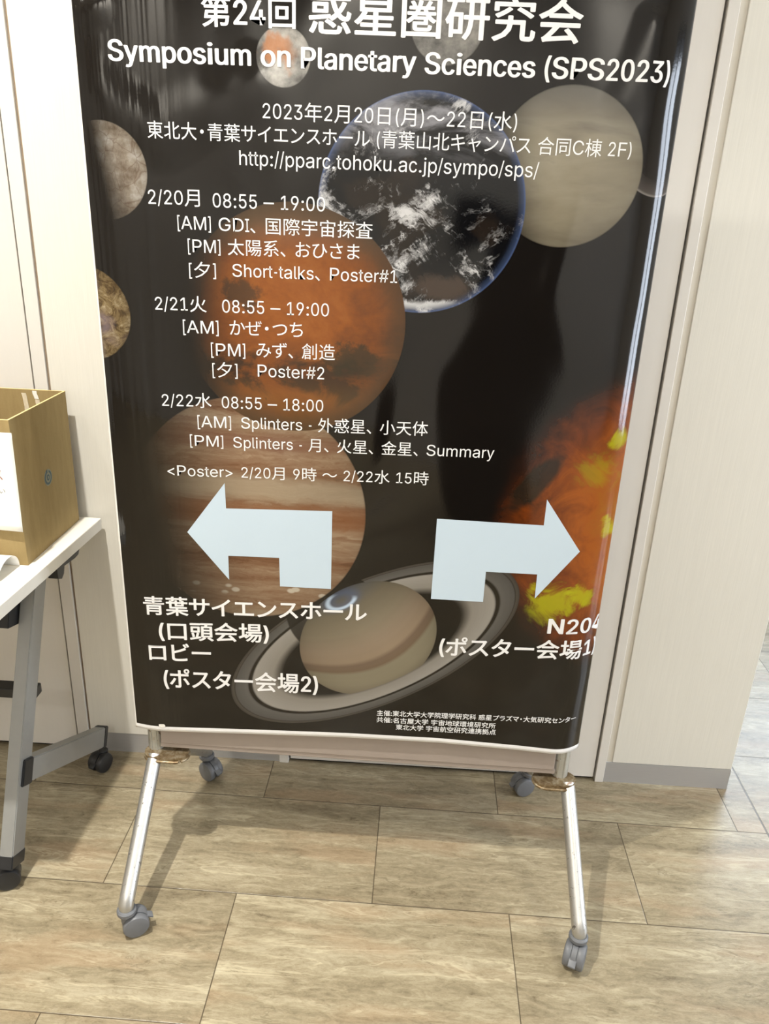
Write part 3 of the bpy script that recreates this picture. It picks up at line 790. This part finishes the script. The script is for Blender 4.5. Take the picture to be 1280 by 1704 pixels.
# ------------------------------------------------------------------ folding table
tb = thing('folding_table', 'white-topped folding table on silver wheeled legs beside the poster stand', 'table', (-1.04, 0.17, 0))
toff = Matrix.Translation((1.04, -0.17, 0))
def tobj(name, bm, mat, parent=tb, smooth=None):
    bm.transform(toff); return obj(name, bm, mat, parent, smooth)
def ty(c): return (c.x+(c.y-0.17)*0.038*(1 if c.x > -1 else 1), c.y, c.z)
bm = bmesh.new(); box(bm, -1.94, -0.141, -0.085, 0.424, 0.671, 0.70, 0.002, ty); tobj('tabletop', bm, M_tabl)
def leg_set(sx):
    """sx maps the right-hand set to either end of the table"""
    def mp(p): return (p[0] if sx > 0 else -2.08-p[0], p[1], p[2])
    def slab(bm, A, B, w, h, n_=None):
        # rectangular tube from A to B; w along x, h across
        A, B = Vector(mp(A)), Vector(mp(B)); t = (B-A).normalized(); ex = Vector((1, 0, 0)); ex = (ex-t*ex.dot(t)).normalized(); ey = t.cross(ex)
        vs = []
        for p in (A, B):
            for (a, b) in ((-1, -1), (1, -1), (1, 1), (-1, 1)): vs.append(bm.verts.new(p+ex*a*w/2+ey*b*h/2))
        for i in range(4): bm.faces.new((vs[i], vs[(i+1) % 4], vs[4+(i+1) % 4], vs[4+i]))
        bm.faces.new(vs[:4]); bm.faces.new(vs[4:])
        es = bm.edges[:]
        bmesh.ops.bevel(bm, geom=es, offset=0.002, segments=2, affect='EDGES')
    bm = bmesh.new(); slab(bm, (-0.204, 0.232, 0.668), (-0.214, -0.012, 0.080), 0.030, 0.052); tobj('leg', bm, M_tleg, smooth=30)
    bm = bmesh.new(); slab(bm, (-0.205, 0.075, 0.236), (-0.170, 0.372, 0.098), 0.028, 0.052); tobj('foot_beam', bm, M_tleg, smooth=30)
    bm = bmesh.new(); slab(bm, (-0.2075, 0.043, 0.251), (-0.2045, 0.075, 0.2365), 0.034, 0.058); tobj('joint_cap', bm, M_black, smooth=30)
    bm = bmesh.new(); slab(bm, (-0.1705, 0.368, 0.100), (-0.1695, 0.384, 0.092), 0.031, 0.055); tobj('end_cap', bm, M_black, smooth=30)
    bm = bmesh.new(); slab(bm, (-0.214, -0.010, 0.084), (-0.2145, -0.022, 0.056), 0.033, 0.055); tobj('end_cap', bm, M_black, smooth=30)
    bm = bmesh.new(); slab(bm, (-0.235, 0.02, 0.655), (-0.235, 0.36, 0.655), 0.034, 0.030)
    tobj('hinge_rail', bm, M_black)
    bm = bmesh.new(); slab(bm, (-0.238, 0.19, 0.64), (-0.238, 0.165, 0.55), 0.03, 0.09); tobj('hinge_plate', bm, M_black)
    f = Matrix.Translation((0, 0, 0))
    for (p, yaw) in (((-0.2145, -0.016, 0), 205 if sx > 0 else 335), ((-0.168, 0.374, 0), 250)):
        q = mp(p); ya = math.radians(yaw)
        caster(tb, (q[0]+1.04+math.cos(ya)*0.012, q[1]-0.17+math.sin(ya)*0.012, 0), ya, 0.0265, M_black, M_black, 0)
leg_set(1); leg_set(-1)
bm = bmesh.new(); box(bm, -1.88, -0.226, 0.19, 0.225, 0.335, 0.360, 0.003); tobj('stretcher', bm, M_black)
# stopper hook under the right-hand edge
bm = bmesh.new(); prism(bm, [(0.225, 0.671), (0.33, 0.671), (0.345, 0.655), (0.335, 0.643), (0.315, 0.642), (0.262, 0.648), (0.255, 0.632), (0.243, 0.625), (0.228, 0.632)], -0.178, -0.155, 'x')
tobj('stop_hook', bm, M_black, smooth=30)

# ------------------------------------------------------------------ cardboard box on the table
cb = thing('cardboard_box', 'open brown cardboard box standing on the white folding table', 'box', (-0.39, 0.2775, 0.70))
BX0, BX1, BY0, BY1, BZ0, BZ1, TH = -0.60, -0.1765, 0.150, 0.405, 0.7005, 1.0115, 0.004
bof = Matrix.Translation((0.39, -0.2775, -0.70))
def bobj(name, bm, mat, parent=cb, smooth=None):
    bm.transform(bof); return obj(name, bm, mat, parent, smooth)
bm = bmesh.new()
box(bm, BX0, BX1, BY0, BY1, BZ0, BZ0+TH)
box(bm, BX0, BX1, BY0, BY0+TH, BZ0+TH, BZ1-0.0006); box(bm, BX0, BX1, BY1-TH, BY1, BZ0+TH, BZ1-0.0006)
box(bm, BX0, BX0+TH, BY0+TH, BY1-TH, BZ0+TH, BZ1-0.0006); box(bm, BX1-TH, BX1, BY0+TH, BY1-TH, BZ0+TH, BZ1-0.0006)
bobj('box_body', bm, M_card)
bm = bmesh.new()
box(bm, BX0, BX1, BY0, BY0+TH, BZ1-0.0006, BZ1); box(bm, BX0, BX1, BY1-TH, BY1, BZ1-0.0006, BZ1)
box(bm, BX0, BX0+TH, BY0+TH, BY1-TH, BZ1-0.0006, BZ1); box(bm, BX1-TH, BX1, BY0+TH, BY1-TH, BZ1-0.0006, BZ1)
bobj('cut_edge', bm, M_cardin)
def strip(pts, yy, name, mat):
    bm = bmesh.new(); n = len(pts); L_ = []; R_ = []
    for (cx, cz, hw) in pts:
        j = random.uniform(-0.0008, 0.0008)
        L_.append(bm.verts.new((cx-hw+j, yy, cz))); R_.append(bm.verts.new((cx+hw+j, yy-0.0004, cz)))
    for i in range(n-1): bm.faces.new((L_[i], R_[i], R_[i+1], L_[i+1]))
    o = bobj(name, bm, mat); o.modifiers.new('t', 'SOLIDIFY').thickness = 0.0004
    return o
yin = BY1-TH-0.0006
strip([(-0.270+0.006*k/9, 1.003-0.068*k/9, 0.0052) for k in range(10)], yin, 'tape_strip', M_tape)
strip([(-0.2455+0.004*k/3, 1.009-0.018*k/3, 0.0050) for k in range(4)], yin, 'tape_strip', M_paper)
strip([(-0.2405+0.004*k/6, 0.990-0.04*k/6, 0.0050) for k in range(7)], yin, 'tape_strip', M_tape)
def flat_text(txt, org, ex, ez, size, off_, name, mat, parent):
    vs, fs = raw_text(txt, off_); bm = bmesh.new(); o_, e1, e2 = Vector(org), Vector(ex), Vector(ez)
    vv = [bm.verts.new(o_+e1*p[0]*size+e2*p[1]*size) for p in vs]
    for f in fs:
        try: bm.faces.new([vv[i] for i in f])
        except ValueError: pass
    return bm
bm = flat_text('・22', (-0.277, yin+0.0002, 0.957), (1, 0, 0), (0, 0, 1), 0.016, 0.02, 'print', M_logo, cb); bobj('printed_number', bm, M_pen)
# round recycling mark on the right side
def ring(bm, cy, cz, r0, r1, a0, a1, x, n=40, sy=1.0):
    A = []; B = []
    for k in range(n+1):
        a = math.radians(a0+(a1-a0)*k/n)
        A.append(bm.verts.new((x, cy+r0*math.cos(a)*sy, cz+r0*math.sin(a)))); B.append(bm.verts.new((x, cy+r1*math.cos(a)*sy, cz+r1*math.sin(a))))
    for k in range(n): bm.faces.new((A[k], A[k+1], B[k+1], B[k]))
LY, LZ = 0.279, 0.850
bm = bmesh.new(); ring(bm, LY, LZ, 0.0, 0.0185, 0, 360, BX1+0.0003)
bobj('recycling_mark', bm, M_logol)
bm = bmesh.new(); ring(bm, LY, LZ, 0.0112, 0.0158, 112, 430, BX1+0.0006)
prism(bm, [(LY-0.009, LZ+0.0155), (LY-0.001, LZ+0.019), (LY-0.002, LZ+0.010)], BX1+0.0005, BX1+0.0007, 'x')
ring(bm, LY, LZ, 0.0035, 0.0068, -140, 150, BX1+0.0006, 24)
prism(bm, [(LY-0.0055, LZ-0.004), (LY-0.0025, LZ-0.004), (LY-0.0025, LZ+0.0035), (LY-0.0055, LZ+0.0035)], BX1+0.0005, BX1+0.0007, 'x')
bobj('recycling_mark', bm, M_logo)

# ------------------------------------------------------------------ papers
def sheet_mesh(fn, nu, nv):
    bm = bmesh.new(); G = [[bm.verts.new(fn(i/nu, j/nv)) for j in range(nv+1)] for i in range(nu+1)]
    for i in range(nu):
        for j in range(nv): bm.faces.new((G[i][j], G[i+1][j], G[i+1][j+1], G[i][j+1]))
    return bm
def sign_pt(a, b, o_=0.0):
    # a across (0 left .. 1 right), b up; lower right corner lifts off the box
    lift = 0.0015+0.012*max(0, (a-0.35))*(1-b)**1.2
    return Vector((-0.52+0.347*a, BY0-lift-o_, 0.786+0.2*b-0.006*a*(1-b)))
ps = thing('paper_notice', 'white handwritten paper notice on the front of the cardboard box', 'notice', (-0.35, BY0, 0.786))
pso = Matrix.Translation((0.35, -BY0, -0.786))
bm = sheet_mesh(lambda a, b: sign_pt(a, b), 24, 16); bm.transform(pso); o = obj('paper_sheet', bm, M_paper, ps, 60); o.modifiers.new('t', 'SOLIDIFY').thickness = 0.0003
def handwriting(txt, cx, cz, w_, h_, mat):
    vs, fs = raw_text(txt, -0.006)
    a, b = min(p[0] for p in vs), max(p[0] for p in vs); c, d_ = min(p[1] for p in vs), max(p[1] for p in vs)
    bm = bmesh.new(); vv = []
    for p in vs:
        X_ = cx+((p[0]-a)/(b-a)-0.5)*w_; Z_ = cz+((p[1]-c)/(d_-c)-0.5)*h_
        A = (X_+0.52)/0.347; B = (Z_-0.786)/0.2; B = min(max(B, 0), 1)
        q = sign_pt(A, B, 0.0008); vv.append(bm.verts.new((X_, q.y, Z_)))
    for f in fs:
        try: bm.faces.new([vv[i] for i in f])
        except ValueError: pass
    bm.transform(pso); obj('handwriting', bm, mat, ps)
handwriting('ス', -0.2115, 0.899, 0.020, 0.020, M_red)
handwriting('さい', -0.213, 0.866, 0.026, 0.011, M_pen)
def hump(a, b):
    # sheet lying on the table, its back edge bowed up against the box
    y = -0.06+0.205*b
    if b > 0.62:
        t = (b-0.62)/0.38; h = 0.034*math.sin(math.pi*min(1, t**1.15))**0.8 if t < 1 else 0; y = -0.06+0.205*0.62+0.078*(1-math.cos(math.pi*t))/2
    else: h = 0.0006
    return Vector((-0.60+0.408*a-0.012*(1-b)*a, y, 0.7008+max(h, 0.0003)))
pp = obj('paper_sheet', sheet_mesh(hump, 20, 60), M_paper, None, 60); pp.modifiers.new('t', 'SOLIDIFY').thickness = 0.0004
tag(pp, 'blank white paper lying on the table with its edge bowed up against the box', 'paper')
